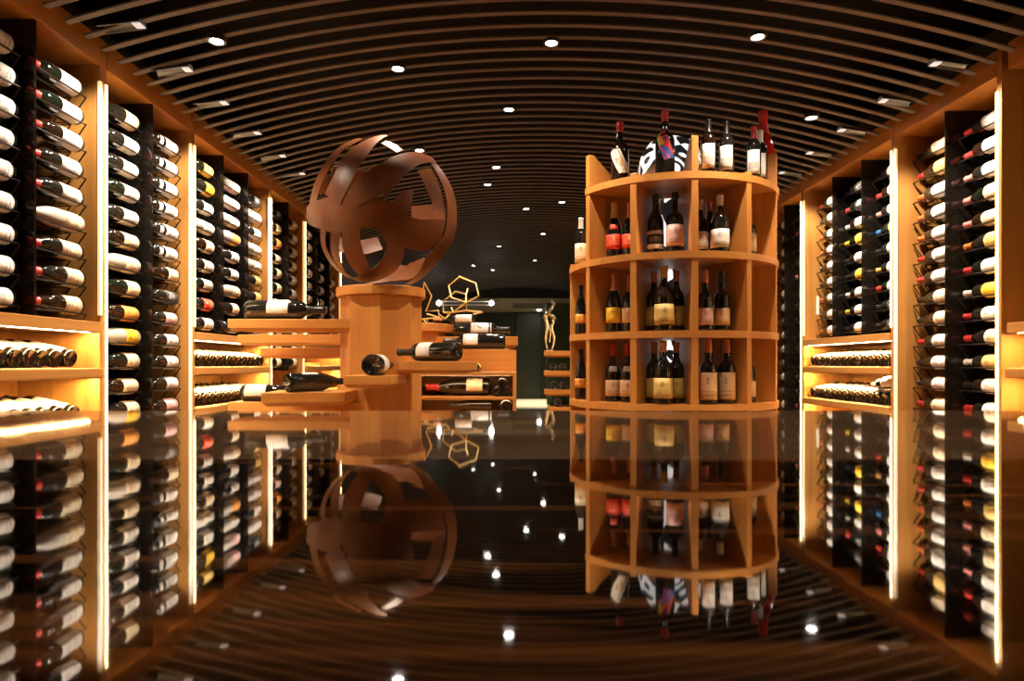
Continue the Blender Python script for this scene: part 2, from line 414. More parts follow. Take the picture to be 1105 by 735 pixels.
def patch_mesh(name, shape, z0, z1, half, mat, off=.0007, zs=None):
    zs = zs or [z0 + (z1 - z0) * i / 3 for i in range(4)]
    n = 20; vs = []; fs = []; uv = []
    for layer in (0, 1):
        for i, z in enumerate(zs):
            for k in range(n + 1):
                a = -half + 2 * half * k / n
                r = prof_r(shape, z) + (off if layer == 0 else .0001)
                vs.append((r * math.cos(a), r * math.sin(a), z)); uv.append((k / n, (z - zs[0]) / (zs[-1] - zs[0])))
    W = n + 1; H = len(zs); S = W * H
    for i in range(H - 1):
        for k in range(n):
            a = i * W + k
            fs.append((a, a + 1, a + W + 1, a + W))
    rim = [k for k in range(W)] + [i * W + n for i in range(1, H)] + [(H - 1) * W + k for k in range(n - 1, -1, -1)] + [i * W for i in range(H - 2, 0, -1)]
    for a, b in zip(rim, rim[1:] + rim[:1]): fs.append((b, a, a + S, b + S))
    me = bpy.data.meshes.new(name); me.from_pydata(vs, [], fs); me.materials.append(mat)
    ul = me.uv_layers.new(name='UVMap')
    for lp in me.loops: ul.data[lp.index].uv = uv[lp.vertex_index]
    me.polygons.foreach_set('use_smooth', [i < (H - 1) * n for i in range(len(me.polygons))])
    me.update(); return me
def body_mesh(shape, glass):
    k = ('b', shape, glass)
    if k not in MESH: MESH[k] = MB().lathe(PROF[shape], 24).mesh('bottle_body', GLASS[glass], True)
    return MESH[k]
def lab_mesh(shape, paper, style, half, z=None):
    k = ('l', shape, paper, style, half, z)
    if k not in MESH:
        z0, z1 = z or LABZ[shape]
        MESH[k] = patch_mesh('bottle_label', shape, z0, z1, R(half), label_mat(paper, style))
    return MESH[k]
def cap_mesh(shape, c):
    k = ('c', shape, c)
    if k not in MESH:
        z0 = CAPZ[shape]; P = PROF[shape]; pr = [(prof_r(shape, z0) + .0002, z0 - .0005), (prof_r(shape, z0) + .0009, z0)]
        pr += [(r + .0009, z) for r, z in P if z > z0 + .002 and r > 0] + [(0, P[-1][1] + .0012)]
        MESH[k] = MB().lathe(pr, 20).mesh('bottle_capsule', cap_mat(c), True)
    return MESH[k]
def bottle(shape, paper, cap, mat4, label, group, glass='dark', style=0, half=88, neck=None, scale=1.0, name='wine_bottle', labz=None, sz=1.0):
    o = bpy.data.objects.new(name, body_mesh(shape, glass))
    o.matrix_world = mat4 @ Matrix.Diagonal((scale, scale, scale * sz, 1))
    link(o); tag(o, label, 'bottle', group)
    def child(n, me):
        c = bpy.data.objects.new(n, me); link(c, o); return c
    if paper: child('label', lab_mesh(shape, paper, style, half, labz))
    if cap: child('capsule', cap_mesh(shape, cap))
    if neck:
        z0, z1 = .166, .196
        child('neck_label', lab_mesh(shape, neck, 3, 34, (z0, z1)))
    return o
def axes(x, z, loc, roll=0.0):
    z = Vector(z).normalized(); x = Vector(x); x = (x - z * x.dot(z)).normalized(); y = z.cross(x)
    M = Matrix((x, y, z)).transposed().to_4x4() @ Matrix.Rotation(roll, 4, 'Z')
    M.translation = Vector(loc); return M
ORD = ['top', 'second from top', 'third from top', 'fourth from top', 'fifth from top', 'sixth from top', 'seventh from top', 'eighth from top', 'ninth from top', 'tenth from top',
       'eleventh from top', 'twelfth from top', 'thirteenth from top', 'fourteenth from top']
ROW0, ROWP = 1.175, 0.1165
BXS = {'left': 0.075, 'right': 0.128}     # height of the top row, row pitch, bottle axis behind the post fronts
PN = {'w': 'white', 'c': 'cream', 'g': 'gold', 'y': 'yellow', 'o': 'orange', 'p': 'pink', 'k': 'black', 'r': 'red', 'x': 'grey', 't': 'tan'}
CN = {'r': 'red', 'k': 'black', 'o': 'orange', 'p': 'pink', 'g': 'gold', 'w': 'white', 'b': 'blue', 'c': 'copper', 'y': 'yellow'}
CRADLE = {}
def rack(side, y0, y1, rows, caps, where, panel, nrow, skip=(), necks='', wraps=(), short=''):
    """one column of display rack: y0..y1; rows = paper letters from the top"""
    s = -1 if side == 'left' else 1
    neck_dir = s                           # necks to -Y on the left wall, +Y on the right
    rk = thing('bottle_rack', (sx(side, .2), (y0 + y1) / 2, zz(ROW0 - ROWP * nrow)), 'black wire bottle rack column, ' + where, 'rack', 'wire rack columns in the cabinets')
    zlow = zz(ROW0 - ROWP * (nrow - 1) - .06)
    if panel:
        yp = y1 - .003 if side == 'right' else y1 - .006
        part('side_panel', xbox(MB(), side, .002 if side == 'left' else .032, .355, yp - .005, yp + .005, zlow, zz(TOP) - .004), smoked, rk)
    for k in range(nrow):
        zc = zz(ROW0 - ROWP * k); xb = BXS[side]
        rf, rb = xb - .033, xb + .033; dz = -.029
        m = MB()
        ya, yb = y0 + .02, y1 - (.03 if side == 'left' else .012)
        X = lambda d: sx(side, d)
        m.tube([(X(rf), ya, zc + dz), (X(rf), yb, zc + dz)], .0038, 6)
        m.tube([(X(rb), ya, zc + dz), (X(rb), yb, zc + dz)], .0038, 6)
        for ye in (ya, yb):
            m.tube([(X(rf), ye, zc + dz), (X(rf + .075), ye, zc + dz - ROWP * .92)], .0033, 5)
            m.tube([(X(rb), ye, zc + dz), (X(rb + .075), ye, zc + dz - ROWP * .92)], .0033, 5)
            m.tube([(X(rb), ye, zc + dz), (X(.35), ye, zc + dz)], .003, 5)
            m.tube([(X(rf + .075), ye, zc + dz - ROWP * .92), (X(.35), ye, zc + dz - ROWP * .92)], .003, 5)
        if k == nrow - 1: m = MB().tube([(X(rf), ya, zc + dz), (X(rf), yb, zc + dz)], .0038, 6).tube([(X(rb), ya, zc + dz), (X(rb), yb, zc + dz)], .0038, 6); \
            [m.tube([(X(rf), ye, zc + dz), (X(rf + .01), ye, zc + dz - .022), (X(.35), ye, zc + dz - .022)], .003, 5) for ye in (ya, yb)]
        part('wire_cradle', m, wire_m, rk)
    for k in range(nrow):
        if k in skip: continue
        pl = rows[k % len(rows)]; cp = CN[caps[k % len(caps)]]
        paper = PN[pl]; wrap = k in wraps
        shape = 'burgundy' if (pl in 'coyg' and (k * 7 + int(y0 * 10)) % 3) else 'bordeaux'
        zc = zz(ROW0 - ROWP * k)
        rr = .0405 if shape == 'burgundy' else .0375
        zc += (rr - .0375) * 1.5
        x = sx(side, BXS[side] - (rr - .0375) * .2)
        base = (y1 - .035 + random.uniform(-.014, -.001)) if side == 'left' else (y0 + .062 + random.uniform(-.006, .002))
        if cp in ('black',): capw = 'dark-necked'
        else: capw = cp + '-capped'
        lab = '%s bottle with %s label, %s, %s' % ('tissue-wrapped' if wrap else capw, paper, ORD[k], where)
        M = axes((-s, 0, 0.02), (0, neck_dir, 0), (x, base, zc), random.uniform(-.25, .25))
        bottle(shape, paper, cp if not wrap else None, M, lab, 'bottles on the ' + where, glass='wrap' if wrap else random.choice(['dark', 'dark', 'dark', 'amber', 'green']),
               style=random.choice([0, 0, 1, 3]) if pl != 'k' else 1, half=100, neck=('white' if k < len(necks) and necks[k] == '1' else None))
P = .375
# left wall
rack('left', 2.07, 2.445, 'wwwwwwwww', 'kkkkkkkkk', 'first rack column, left wall', True, 9)
rack('left', 2.445, 2.82, 'wwwwwcccc', 'rrrrrrrrr', 'second rack column, left wall', False, 9, wraps=(5,))
rack('left', 2.865, 3.24, 'cwwwwcccoycccw', 'kkkkkkoroykkkk', 'third rack column, left wall', True, 14, wraps=(6, 9))
rack('left', 3.24, 3.615, 'wwwwwwckpwwwpw', 'rrrrkkokrkkkok', 'fourth rack column, left wall', False, 14, necks='1111110')
rack('left', 3.66, 4.035, 'gywwcwxrw', 'kykkkkkrk', 'fifth rack column, left wall', True, 9, wraps=(3,))
rack('left', 4.035, 4.41, 'ppwowwccw', 'kkkkkkkkk', 'sixth rack column, left wall', True, 9, wraps=(0, 1, 2, 3, 6))
rack('left', 4.41, 4.785, 'kwwwwggww', 'kkkkkkggk', 'seventh rack column, left wall', False, 9, wraps=(1, 3, 4))
rack('left', 4.83, 5.205, 'kcopccccccc', 'kgokgkkkkkk', 'eighth rack column, left wall', True, 11)
rack('left', 5.205, 5.58, 'wwwwwwwwwwc', 'kkkkkkkkkkk', 'ninth rack column, left wall', False, 11)
rack('left', 5.625, 6.0, 'wwwwwwwww', 'kkkkkkkkk', 'tenth rack column, left wall', True, 9)
rack('left', 6.0, 6.375, 'wwwwwwwww', 'kkkkkkkkk', 'eleventh rack column, left wall', True, 9, skip=(0, 1))
rack('left', 6.375, 6.75, 'wwwwwwwww', 'kkkkkkkkk', 'twelfth rack column, left wall', False, 9, skip=(0, 1, 2))
# right wall (near columns first)
rack('right', 2.49, 2.865, 'www', 'kkk', 'empty at the right photo edge', False, 9, skip=tuple(range(9)))
rack('right', 2.955, 3.33, 'wwwccgwywcgwww', 'rrppporwrrwkrk', 'first rack column, right wall', True, 14)
rack('right', 3.33, 3.705, 'cgwwwwwccwwwcc', 'krooorrkkrkkrk', 'second rack column, right wall', False, 14)
rack('right', 3.75, 4.125, 'wwwgwwwkk', 'krpbkgrkk', 'third rack column, right wall', True, 9)
rack('right', 4.125, 4.5, 'kkwywywww', 'krwykkwyk', 'fourth rack column, right wall', True, 9)
rack('right', 4.5, 4.875, 'wwwwwwwww', 'okookkoko', 'fifth rack column, right wall', False, 9)
rack('right', 4.92, 5.295, 'wwkwwkwwkwkwkw', 'krkkpkkkgkkkkr', 'sixth rack column, right wall', True, 14, skip=(2, 5, 8, 10))
rack('right', 5.295, 5.67, 'wkwwkwwkwwkwkw', 'kkkrkkkgkkkkkk', 'seventh rack column, right wall', False, 14)

# a paper tag on a cord tied to the rack in the wide right bay
t = thing('price_tag', (sx('right', -.008), 4.79, zz(.37)), 'small white paper tag hanging on the wide right bay rack', 'tag')
xq = sx('right', .035)
M_ = MB().prism([(xq, 4.70, zz(.36)), (xq, 4.745, zz(.365)), (xq, 4.74, zz(.485)), (xq, 4.725, zz(.50)), (xq, 4.70, zz(.485))], (-.0015, 0, 0))
part('paper', M_, plain('tag_paper', (0.85, 0.8, 0.7), 0.7), t)
part('cord', MB().tube([(xq, 4.725, zz(.495)), (xq - .004, 4.715, zz(.53)), (xq, 4.70, zz(.56))], .0015, 5), plain('tag_cord', (0.6, 0.42, 0.15), 0.7), t)

# bottles lying base outward on the pile shelves
NTH = ['first', 'second', 'third', 'fourth', 'fifth', 'sixth', 'seventh', 'eighth', 'ninth', 'tenth', 'eleventh', 'twelfth', 'thirteenth', 'fourteenth']
TILT = R(13)
def pile(side, ystart, step, n, shelf_z, where, style=0, skip=()):
    s = -1 if side == 'left' else 1
    for k in range(n):
        if k in skip: continue
        y = ystart - k * step
        d0 = .035 + random.uniform(-.006, .008)
        M = axes((0, 0, 1), (s * math.cos(TILT), 0, math.sin(TILT)), (sx(side, d0), y, zz(shelf_z) + .0376 * math.cos(TILT) + .0006), random.uniform(-.2, .2))
        bottle('bordeaux', 'white', None, M, 'lying bottle, base outward, %s from far post, %s' % (NTH[k], where.replace('the ', '')), 'bottles on ' + where,
               glass=random.choice(['dark', 'dark', 'green']), style=0, half=86, labz=(.03, .17))
pile('left', 2.685, .0765, 6, SH1_Z, 'the upper shelf of the near left bay')
pile('left', 2.70, .0765, 6, SH2_Z, 'the lower shelf of the near left bay')
pile('left', 4.72, .0765, 14, SH1_Z, 'the upper shelf of the wide left bay')
pile('left', 4.72, .0765, 14, SH2_Z, 'the lower shelf of the wide left bay')
pile('right', 4.80, .0765, 14, SH1_Z, 'the upper shelf of the wide right bay')
pile('right', 4.80, .0765, 10, SH2_Z, 'the lower shelf of the wide right bay')
pile('right', 2.74, .0765, 2, SH1_Z, 'the upper shelf at the right photo edge')
pile('right', 2.74, .0765, 2, SH2_Z, 'the lower shelf at the right photo edge')
for k, (y, lab) in enumerate(((4.03, 'lying bottle under the neck of the tilted bottle, lower wide right shelf'), (3.95, 'lying bottle second under the tilted bottle, lower wide right shelf'), (3.871, 'lying bottle third under the tilted bottle, lower wide right shelf'), (3.792, 'nearest lying bottle on the lower shelf of the wide right bay'))):
    bottle('bordeaux', 'white', None, axes((0, 0, 1), (math.cos(TILT), 0, math.sin(TILT)), (sx('right', .035), y, zz(SH2_Z) + .0372)), lab, 'bottles on the lower shelf of the wide right bay', half=86, labz=(.03, .17))
bottle('bordeaux', 'white', 'pink', axes((-.5, .2, 1), (.06, .97, -.10), (sx('right', .055), 3.765, zz(SH2_Z) + .147)), 'white-labelled bottle lying tilted across the lower pile in the wide right bay', None, half=100)

# ------------------------------------------------------------ round bottle shelf
CX, CY, RO, RI, DE = 0.952, 3.90, 0.60, 0.20, -2.0
rs = thing('round_bottle_shelf', (CX, CY, 0), 'tall round open oak shelf with stepped crown holding upright bottles', 'shelf')
def pol(a, r, z): return Vector((CX + r * math.sin(R(a)), CY - r * math.cos(R(a)), z))
def ring(a0, a1, ztop, th=.036, ri=RI, ro=RO + .004):
    n = max(6, int((a1 - a0) / 4)); m = MB(); vs = []; fs = []
    for i in range(n + 1):
        a = a0 + (a1 - a0) * i / n
        vs += [pol(a, ri, ztop - th), pol(a, ro, ztop - th), pol(a, ro, ztop), pol(a, ri, ztop)]
    for i in range(n):
        q = 4 * i
        for k in range(4): fs.append((q + k, q + 4 + k, q + 4 + (k + 1) % 4, q + (k + 1) % 4))
    if a1 - a0 < 359: fs += [(0, 1, 2, 3), (4 * n + 3, 4 * n + 2, 4 * n + 1, 4 * n)]
    return m.add(vs, fs)
RZ = [.983, .578, .172, -.208, -.60]
part('shelf_board', ring(DE - 62, DE + 92, zz(RZ[0])), cherry_x, rs, smooth=True)
part('shelf_board', ring(DE - 92, DE + 120, zz(RZ[1])), cherry_x, rs, smooth=True)
part('shelf_board', ring(DE - 150, DE + 180, zz(RZ[2])), cherry_x, rs, smooth=True)
part('shelf_board', ring(0, 360, zz(RZ[3])), cherry_x, rs, smooth=True)
part('shelf_board', ring(0, 360, zz(RZ[4])), cherry_x, rs, smooth=True)
part('plinth', ring(0, 360, 0.06, th=.06, ro=RO - .03), black_back, rs, smooth=True)
def divider(a, prof):
    """prof: (radius, height) outline from the floor at the rim, up, inwards and back down"""
    t = Vector((math.cos(R(a)), math.sin(R(a)), 0)) * .0175
    m = MB(); P = [pol(a, r, z) for r, z in prof]
    m.prism([p - t for p in P], t * 2)
    return m
for k in range(-5, 7):
    a = DE + 30 * k
    if k in (-2, 0, 2):
        zt = zz(1.165); pr = [(RO, .06), (RO, zt), (RO - .03, zt)] + [(RO - .03 - .30 * i / 6, zt - .16 * math.sin(i / 6 * math.pi / 2)) for i in range(1, 7)] + [(RI + .02, zt - .17), (RI + .02, .06)]
    elif k in (-1, 1, 3):
        zt = zz(1.0); pr = [(RO, .06), (RO, zt), (RO - .03, zt)] + [(RO - .03 - .30 * i / 6, zt + .13 * (1 - math.cos(i / 6 * math.pi / 2))) for i in range(1, 7)] + [(RI + .02, zt + .13), (RI + .02, .06)]
    elif k in (-3, 4): zt = zz(.60); pr = [(RO, .06), (RO, zt), (RI + .02, zt), (RI + .02, .06)]
    else: zt = zz(RZ[2]); pr = [(RO, .06), (RO, zt), (RI + .02, zt), (RI + .02, .06)]
    part('divider', divider(a, pr), cherry_z, rs, bevel=.002)
# back-lit column with black scrolls inside the round shelf
def scroll_mat():
    m, nt, p = base_mat('scroll_column'); N = nt.nodes; L = nt.links
    tc = N.new('ShaderNodeTexCoord'); wn = N.new('ShaderNodeTexNoise')
    wn.inputs['Scale'].default_value = 4.2; wn.inputs['Detail'].default_value = 0.0; wn.inputs['Distortion'].default_value = 1.3
    ml = N.new('ShaderNodeMath'); ml.operation = 'MULTIPLY'; ml.inputs[1].default_value = 34
    wv = N.new('ShaderNodeMath'); wv.operation = 'SINE'
    L.new(wn.outputs['Fac'], ml.inputs[0]); L.new(ml.outputs[0], wv.inputs[0])
    r = N.new('ShaderNodeValToRGB'); r.color_ramp.interpolation = 'CONSTANT'
    r.color_ramp.elements[0].color = (0.01, 0.01, 0.01, 1); r.color_ramp.elements[1].position = 0.05; r.color_ramp.elements[1].color = (1, .97, .93, 1)
    L.new(tc.outputs['Object'], wn.inputs['Vector']); L.new(wv.outputs[0], r.inputs['Fac'])
    L.new(r.outputs['Color'], p.inputs['Base Color']); L.new(r.outputs['Color'], p.inputs['Emission Color'])
    p.inputs['Emission Strength'].default_value = 0.6; p.inputs['Roughness'].default_value = .3
    return m
top('lit_scroll_column', MB().lathe([(.165, 0.0), (.165, zz(1.0)), (.175, zz(1.05)), (.19, zz(1.13)), (.188, zz(1.20)), (.168, zz(1.27)), (.125, zz(1.325)), (.06, zz(1.355)), (0, zz(1.36))], 32, (CX, CY, 0)),
    scroll_mat(), 'glowing white column with black scroll pattern standing inside the round shelf', 'lamp', smooth=True)

def stand(shape, paper, cap, a, r, tier, label, group, scale=1.0, **kw):
    p = pol(a, r, zz(RZ[tier]) + .0008)
    tocam = Vector((-p.x, -p.y, 0)).normalized()
    M = axes(tocam + Vector((random.uniform(-.12, .12), 0, 0)), (0, 0, 1), p)
    return bottle(shape, paper, cap, M, label, group, scale=scale, **kw)
G1, G2, G3, G4 = 'bottles on top of the round shelf', 'bottles in the upper row of the round shelf', 'bottles in the middle row of the round shelf', 'bottles in the lowest visible row of the round shelf'
def diamond_mesh(name, shape, zc, hw, hh, mats, pick, n=8, off=.0009, shear=0.0):
    """a diamond-shaped label wrapped on the bottle body; pick(i, j) chooses the material of each cell"""
    vs = []; fs = []; mi = []
    for lay in (off, .0001):
        for i in range(n + 1):
            for j in range(n + 1):
                s = -1 + 2 * i / n; t = -1 + 2 * j / n
                a = hw * (s - t) / 2; z = zc + hh * (s + t) / 2 + shear * a
                r = prof_r(shape, z) + lay
                vs.append((r * math.cos(a), r * math.sin(a), z))
    W = n + 1; S = W * W
    for i in range(n):
        for j in range(n):
            q = i * W + j; fs.append((q, q + W, q + W + 1, q + 1)); mi.append(pick(i, j))
    rim = [i * W for i in range(W)] + [n * W + j for j in range(1, W)] + [i * W + n for i in range(n - 1, -1, -1)] + [j for j in range(n - 1, 0, -1)]
    for a, b in zip(rim, rim[1:] + rim[:1]): fs.append((a, a + S, b + S, b)); mi.append(0)
    me = bpy.data.meshes.new(name); me.from_pydata(vs, [], fs)
    for m in mats: me.materials.append(m)
    me.polygons.foreach_set('material_index', mi); me.update(); return me
b = stand('decanter', None, 'red', -48, .48, 0, 'squarish dark bottle with tilted white diamond label and red cap, on the shelf crown', G1, scale=.98, glass='amber')
link(bpy.data.objects.new('label', diamond_mesh('white_diamond', 'decanter', .128, 1.35, .072, [plain('dl_white', (.78, .72, .66), .6), plain('dl_tan', (.55, .36, .18), .6), plain('dl_grey', (.5, .45, .4), .6)],
     lambda i, j: 1 if (2 <= i <= 5 and 2 <= j <= 4 and (i * 3 + j) % 4) else (2 if i == 6 and j > 2 else 0), shear=-.045)), b)
b = stand('decanter', None, 'red', -17, .48, 0, 'tall black bottle with multicoloured diamond label and red cap, on the shelf crown', G1, scale=1.0)
dl = [plain('dl_red', (.75, .03, .02), .5), plain('dl_yellow', (.85, .55, .02), .5), plain('dl_blue', (.03, .10, .45), .5), plain('dl_green', (.12, .35, .05), .5)]
def pick_color(i, j):
    if i >= 4 and j >= 3: return 2 if (i in (5, 6) and j in (5,)) else 0
    if i < 4 and j >= 4: return 0 if (i == 1 and j == 6) else (3 if i == 0 else 1)
    if i >= 4: return 0 if i >= 6 and j >= 1 else 2
    return 2 if (i + j) % 3 else 0
link(bpy.data.objects.new('label', diamond_mesh('colour_diamond', 'decanter', .170, 1.25, .085, dl, pick_color, shear=-.055)), b)
stand('bordeaux', 'white', 'black', 9, .50, 0, 'slim white-labelled bottle with black neck, left of the pair on the shelf crown', G1, style=2, half=55, labz=(.035, .165), glass='amber')
stand('bordeaux', 'white', 'black', 21.4, .50, 0, 'slim white-labelled bottle with dark neck, beside the low crown divider', G1, style=2, half=55, labz=(.035, .165))
stand('bordeaux', 'white', 'red', 42, .53, 0, 'slim white-labelled bottle with red cap on the crown at right', G1, style=2, half=55, labz=(.035, .165))
stand('bordeaux', 'white', 'white', 50.8, .53, 0, 'slim white-labelled bottle with white cap on the crown at right', G1, style=3, half=55, labz=(.035, .165))
stand('champagne', 'red', 'red', 77, .525, 0, 'bright red bottle with red cap behind the crown, far right of the round shelf', G1, glass='red', scale=1.5)
# upper row
stand('bordeaux', 'cream', 'white', -84.5, .545, 1, 'white-necked bottle with cream label on the outer left step of the round shelf', G2, scale=.96)
stand('champagne', 'red', 'gold', -53, .48, 1, 'dark bottle with bright red label and gold neck, upper row of the round shelf', G2, style=1, neck='red', scale=.98)
stand('champagne', 'red', 'copper', -42.5, .45, 1, 'red-labelled bottle half hidden behind a divider, upper row', G2, style=1, scale=.94)
b = stand('squat', 'black', 'black', -23, .48, 1, 'dark bottle with black and silver label, upper row of the round shelf', G2, style=1, labz=(.06, .105), scale=.88, sz=1.12)
link(bpy.data.objects.new('label_band', lab_mesh('squat', 'white', 3, 80, (.030, .055))), b)
link(bpy.data.objects.new('label_band', lab_mesh('squat', 'grey', 3, 80, (.110, .130))), b)
stand('decanter', 'pink', 'black', -11, .50, 1, 'long-necked dark bottle with pale pink label, upper row of the round shelf', G2, scale=.90, labz=(.04, .165))
stand('squat', 'white', 'white', 6.6, .44, 1, 'pale-capped bottle with white label tucked behind the centre post, upper row', G2, scale=.90)
stand('squat', 'white', 'white', 16.5, .505, 1, 'white-capped bottle with large white label and black crest, upper row', G2, scale=.94)
stand('squat', 'white', 'pink', 18.3, .39, 1, 'pink-capped bottle behind the white crested bottle, upper row', G2, scale=.93)
stand('decanter', 'cream', 'black', 47.5, .48, 1, 'slim dark bottle with cream yellow label in the right cell, upper row', G2, scale=.80)
# middle row
stand('champagne', 'orange', 'black', -84.8, .545, 2, 'dark bottle with orange and green label in the left cell, middle row', G3, scale=.82, sz=1.1, labz=(.075, .135), half=60)
stand('champagne', 'yellow', 'copper', -53, .48, 2, 'dark bottle with deep yellow label and copper neck, middle row', G3, style=1)
stand('champagne', 'tan', 'copper', -42.5, .45, 2, 'tan-labelled bottle half hidden behind the divider, middle row', G3, style=1, scale=.96)
stand('squat', 'olive', 'copper', -24.2, .46, 2, 'amber bottle with olive label behind at left of the gold trio, middle row', G3, scale=.88, sz=1.12, glass='amber')
stand('squat', 'gold', 'gold', -17, .545, 2, 'gold-labelled amber bottle in front of the trio, middle row', G3, glass='amber', scale=1.02)
stand('squat', 'olive', 'copper', -9.9, .46, 2, 'amber bottle with olive label behind at right of the gold trio, middle row', G3, scale=.88, sz=1.12, glass='amber')
stand('sherry', 'pink', 'copper', 7, .50, 2, 'round-shouldered bottle with pale pink label and copper cap, middle row', G3)
stand('sherry', 'tan', 'black', 18, .50, 2, 'round-shouldered bottle with tan label and black neck, middle row', G3)
stand('bordeaux', 'orange', 'black', 46, .46, 2, 'slim bottle with tall orange label in the right cell, middle row', G3, labz=(.03, .175))
# lowest visible row
stand('champagne', 'orange', 'black', -84.8, .545, 3, 'dark bottle with small orange label in the left cell, lowest visible row', G4, scale=.82, sz=1.1, labz=(.075, .135), half=70)
stand('sherry', 'tan', 'red', -54, .48, 3, 'dark red-necked bottle with tan label, lowest visible row', G4, neck='grey')
stand('sherry', 'tan', 'red', -43.5, .46, 3, 'red-necked tan-labelled bottle beside the divider, lowest visible row', G4, neck='grey')
stand('squat', 'olive', 'copper', -24.2, .46, 3, 'black bottle with olive gold label at left of the gold trio, lowest visible row', G4, style=3, scale=.88, sz=1.12)
stand('squat', 'gold', 'copper', -17.5, .545, 3, 'black bottle with bright gold label at the front of the trio, lowest visible row', G4, style=3)
stand('squat', 'olive', 'copper', -9.9, .46, 3, 'black bottle with olive gold label at right of the gold trio, lowest visible row', G4, style=3, scale=.88, sz=1.12)
stand('sherry', 'tan', 'copper', 8, .52, 3, 'tan-labelled dark bottle with copper neck beside the centre post, lowest visible row', G4, labz=(.02, .155), scale=1.06)
stand('sherry', 'tan', 'red', 15.5, .42, 3, 'bottle with dark red neck between and behind the two tan labels, lowest visible row', G4, scale=1.04)
stand('sherry', 'tan', 'copper', 20.8, .51, 3, 'tan-labelled dark bottle with copper neck, right of its pair, lowest visible row', G4, labz=(.02, .155), scale=1.06)
stand('sherry', 'tan', 'black', 46, .48, 3, 'slim-necked dark bottle with tan label in the right cell, lowest visible row', G4, scale=.96)

# ------------------------------------------------------------ pedestals with cantilevered boards
def octagon(cx, cy, r, rot): return [(cx + r * math.cos(R(rot + 45 * i)), cy + r * math.sin(R(rot + 45 * i))) for i in range(8)]
def column(c, cx, cy, r, ztop, rot, cap_r, cap_t):
    part('column', MB().prism([(x, y, 0) for x, y in octagon(cx, cy, r, rot)], (0, 0, ztop - cap_t)), cherry_z, c, bevel=.004)
    n = 16
    part('cap', MB().prism([(cx + cap_r * math.cos(2 * math.pi * i / n), cy + cap_r * math.sin(2 * math.pi * i / n), ztop - cap_t) for i in range(n)], (0, 0, cap_t)), cherry_x, c, bevel=.004)
def board(c, pts, z, th, cham=.03):
    """plan outline pts (x, y), top at z; lower edges chamfered"""
    cx = sum(p[0] for p in pts) / len(pts); cy = sum(p[1] for p in pts) / len(pts); n = len(pts)
    def inset(p):
        v = Vector((cx - p[0], cy - p[1])); l = v.length; v *= min(cham / max(l, .01), .4); return (p[0] + v.x, p[1] + v.y)
    vs = [(x, y, z) for x, y in pts] + [(x, y, z - th * .72) for x, y in pts] + [(*inset(p), z - th) for p in pts]
    fs = [tuple(range(n)), tuple(range(2 * n, 3 * n))[::-1]]
    for L_ in (0, n):
        for i in range(n): fs.append((L_ + i, L_ + n + i, L_ + n + (i + 1) % n, L_ + (i + 1) % n))
    part('board', MB().add(vs, fs), cherry_x, c, bevel=.002)
PX, PY = -.725, 3.60
p1 = thing('display_pedestal', (PX, PY, 0), 'octagonal cherry wood pedestal with cantilevered boards under the steel sphere', 'pedestal')
column(p1, PX, PY, .222, zz(.415), 10, .245, .05)
T = .064
board(p1, [(-1.50, 3.42), (-.80, 3.42), (-.80, 3.64), (-1.42, 3.64)], zz(.238), T, .05)          # upper left
board(p1, [(-1.60, 3.78), (-.72, 3.70), (-.72, 3.82), (-1.58, 3.96)], zz(.172), T)               # behind, lower
board(p1, [(-1.56, 4.02), (-.66, 3.76), (-.60, 3.86), (-1.46, 4.20)], zz(.100), T)
board(p1, [(-1.16, 3.0), (-.80, 3.10), (-.82, 3.50), (-1.20, 3.36)], zz(-.134), T)               # lower left
board(p1, [(-1.49, 3.40), (-.74, 3.40), (-.74, 3.62), (-1.45, 3.62)], zz(-.200), T)
board(p1, [(-.775, 2.98), (-.555, 2.97), (-.56, 3.50), (-.80, 3.50)], zz(-.054), .056)             # small front board
board(p1, [(-.60, 3.34), (-.55, 3.16), (-.20, 3.06), (-.18, 3.40), (-.56, 3.50)], zz(.013), .058) # right

PX2, PY2 = -.735, 5.0
p2 = thing('display_pedestal', (PX2, PY2, 0), 'wooden pedestal behind the first one, carrying the golden hexagon wire sculpture', 'pedestal')
column(p2, PX2, PY2, .222, zz(.305), 10, .26, .06)
board(p2, [(-.72, 5.0), (-.22, 5.0), (-.22, 5.18), (-.72, 5.20)], zz(.305), .06)
board(p2, [(-.70, 4.86), (.045, 4.86), (.045, 5.14), (-.70, 5.16)], zz(.207), .09, .05)
board(p2, [(-.72, 4.60), (-.02, 4.60), (-.02, 4.84), (-.72, 4.84)], zz(.106), .088, .05)

# open shelf unit behind the right boards
u = thing('display_shelf_unit', (-.33, 4.5, 0), 'low open wooden shelf unit holding large bottles beside the dark passage', 'shelf')
part('board', MB().box(-.64, .005, 4.30, 4.72, zz(-.078), zz(-.052)), cherry_x, u, bevel=.002)
part('board', MB().box(-.64, .005, 4.30, 4.72, zz(-.238), zz(-.216)), cherry_x, u, bevel=.002)
part('board', MB().box(-.64, .005, 4.30, 4.72, zz(-.345), zz(-.318)), cherry_x, u, bevel=.002)
part('side_panel', MB().box(.005, .03, 4.30, 4.72, 0, zz(-.052)), cherry_z, u, bevel=.002)
part('side_panel', MB().box(-.665, -.64, 4.30, 4.72, 0, zz(-.052)), cherry_z, u, bevel=.002)
part('back_panel', MB().box(-.64, .005, 4.70, 4.72, 0, zz(-.078)), cherry_z, u)
part('led_strip', MB().box(-.62, -.01, 4.33, 4.345, zz(-.0786), zz(-.074)), emit('unit_fill', (1.0, .72, .40), 16.0), u)  # strips added under the boards to brighten the dark shelf interior
part('led_strip', MB().box(-.62, -.01, 4.33, 4.345, zz(-.2386), zz(-.234)), MATS['unit_fill'], u)
part('upstand', MB().box(-.48, .03, 4.54, 4.57, zz(-.052), zz(.10)), cherry_x, u)

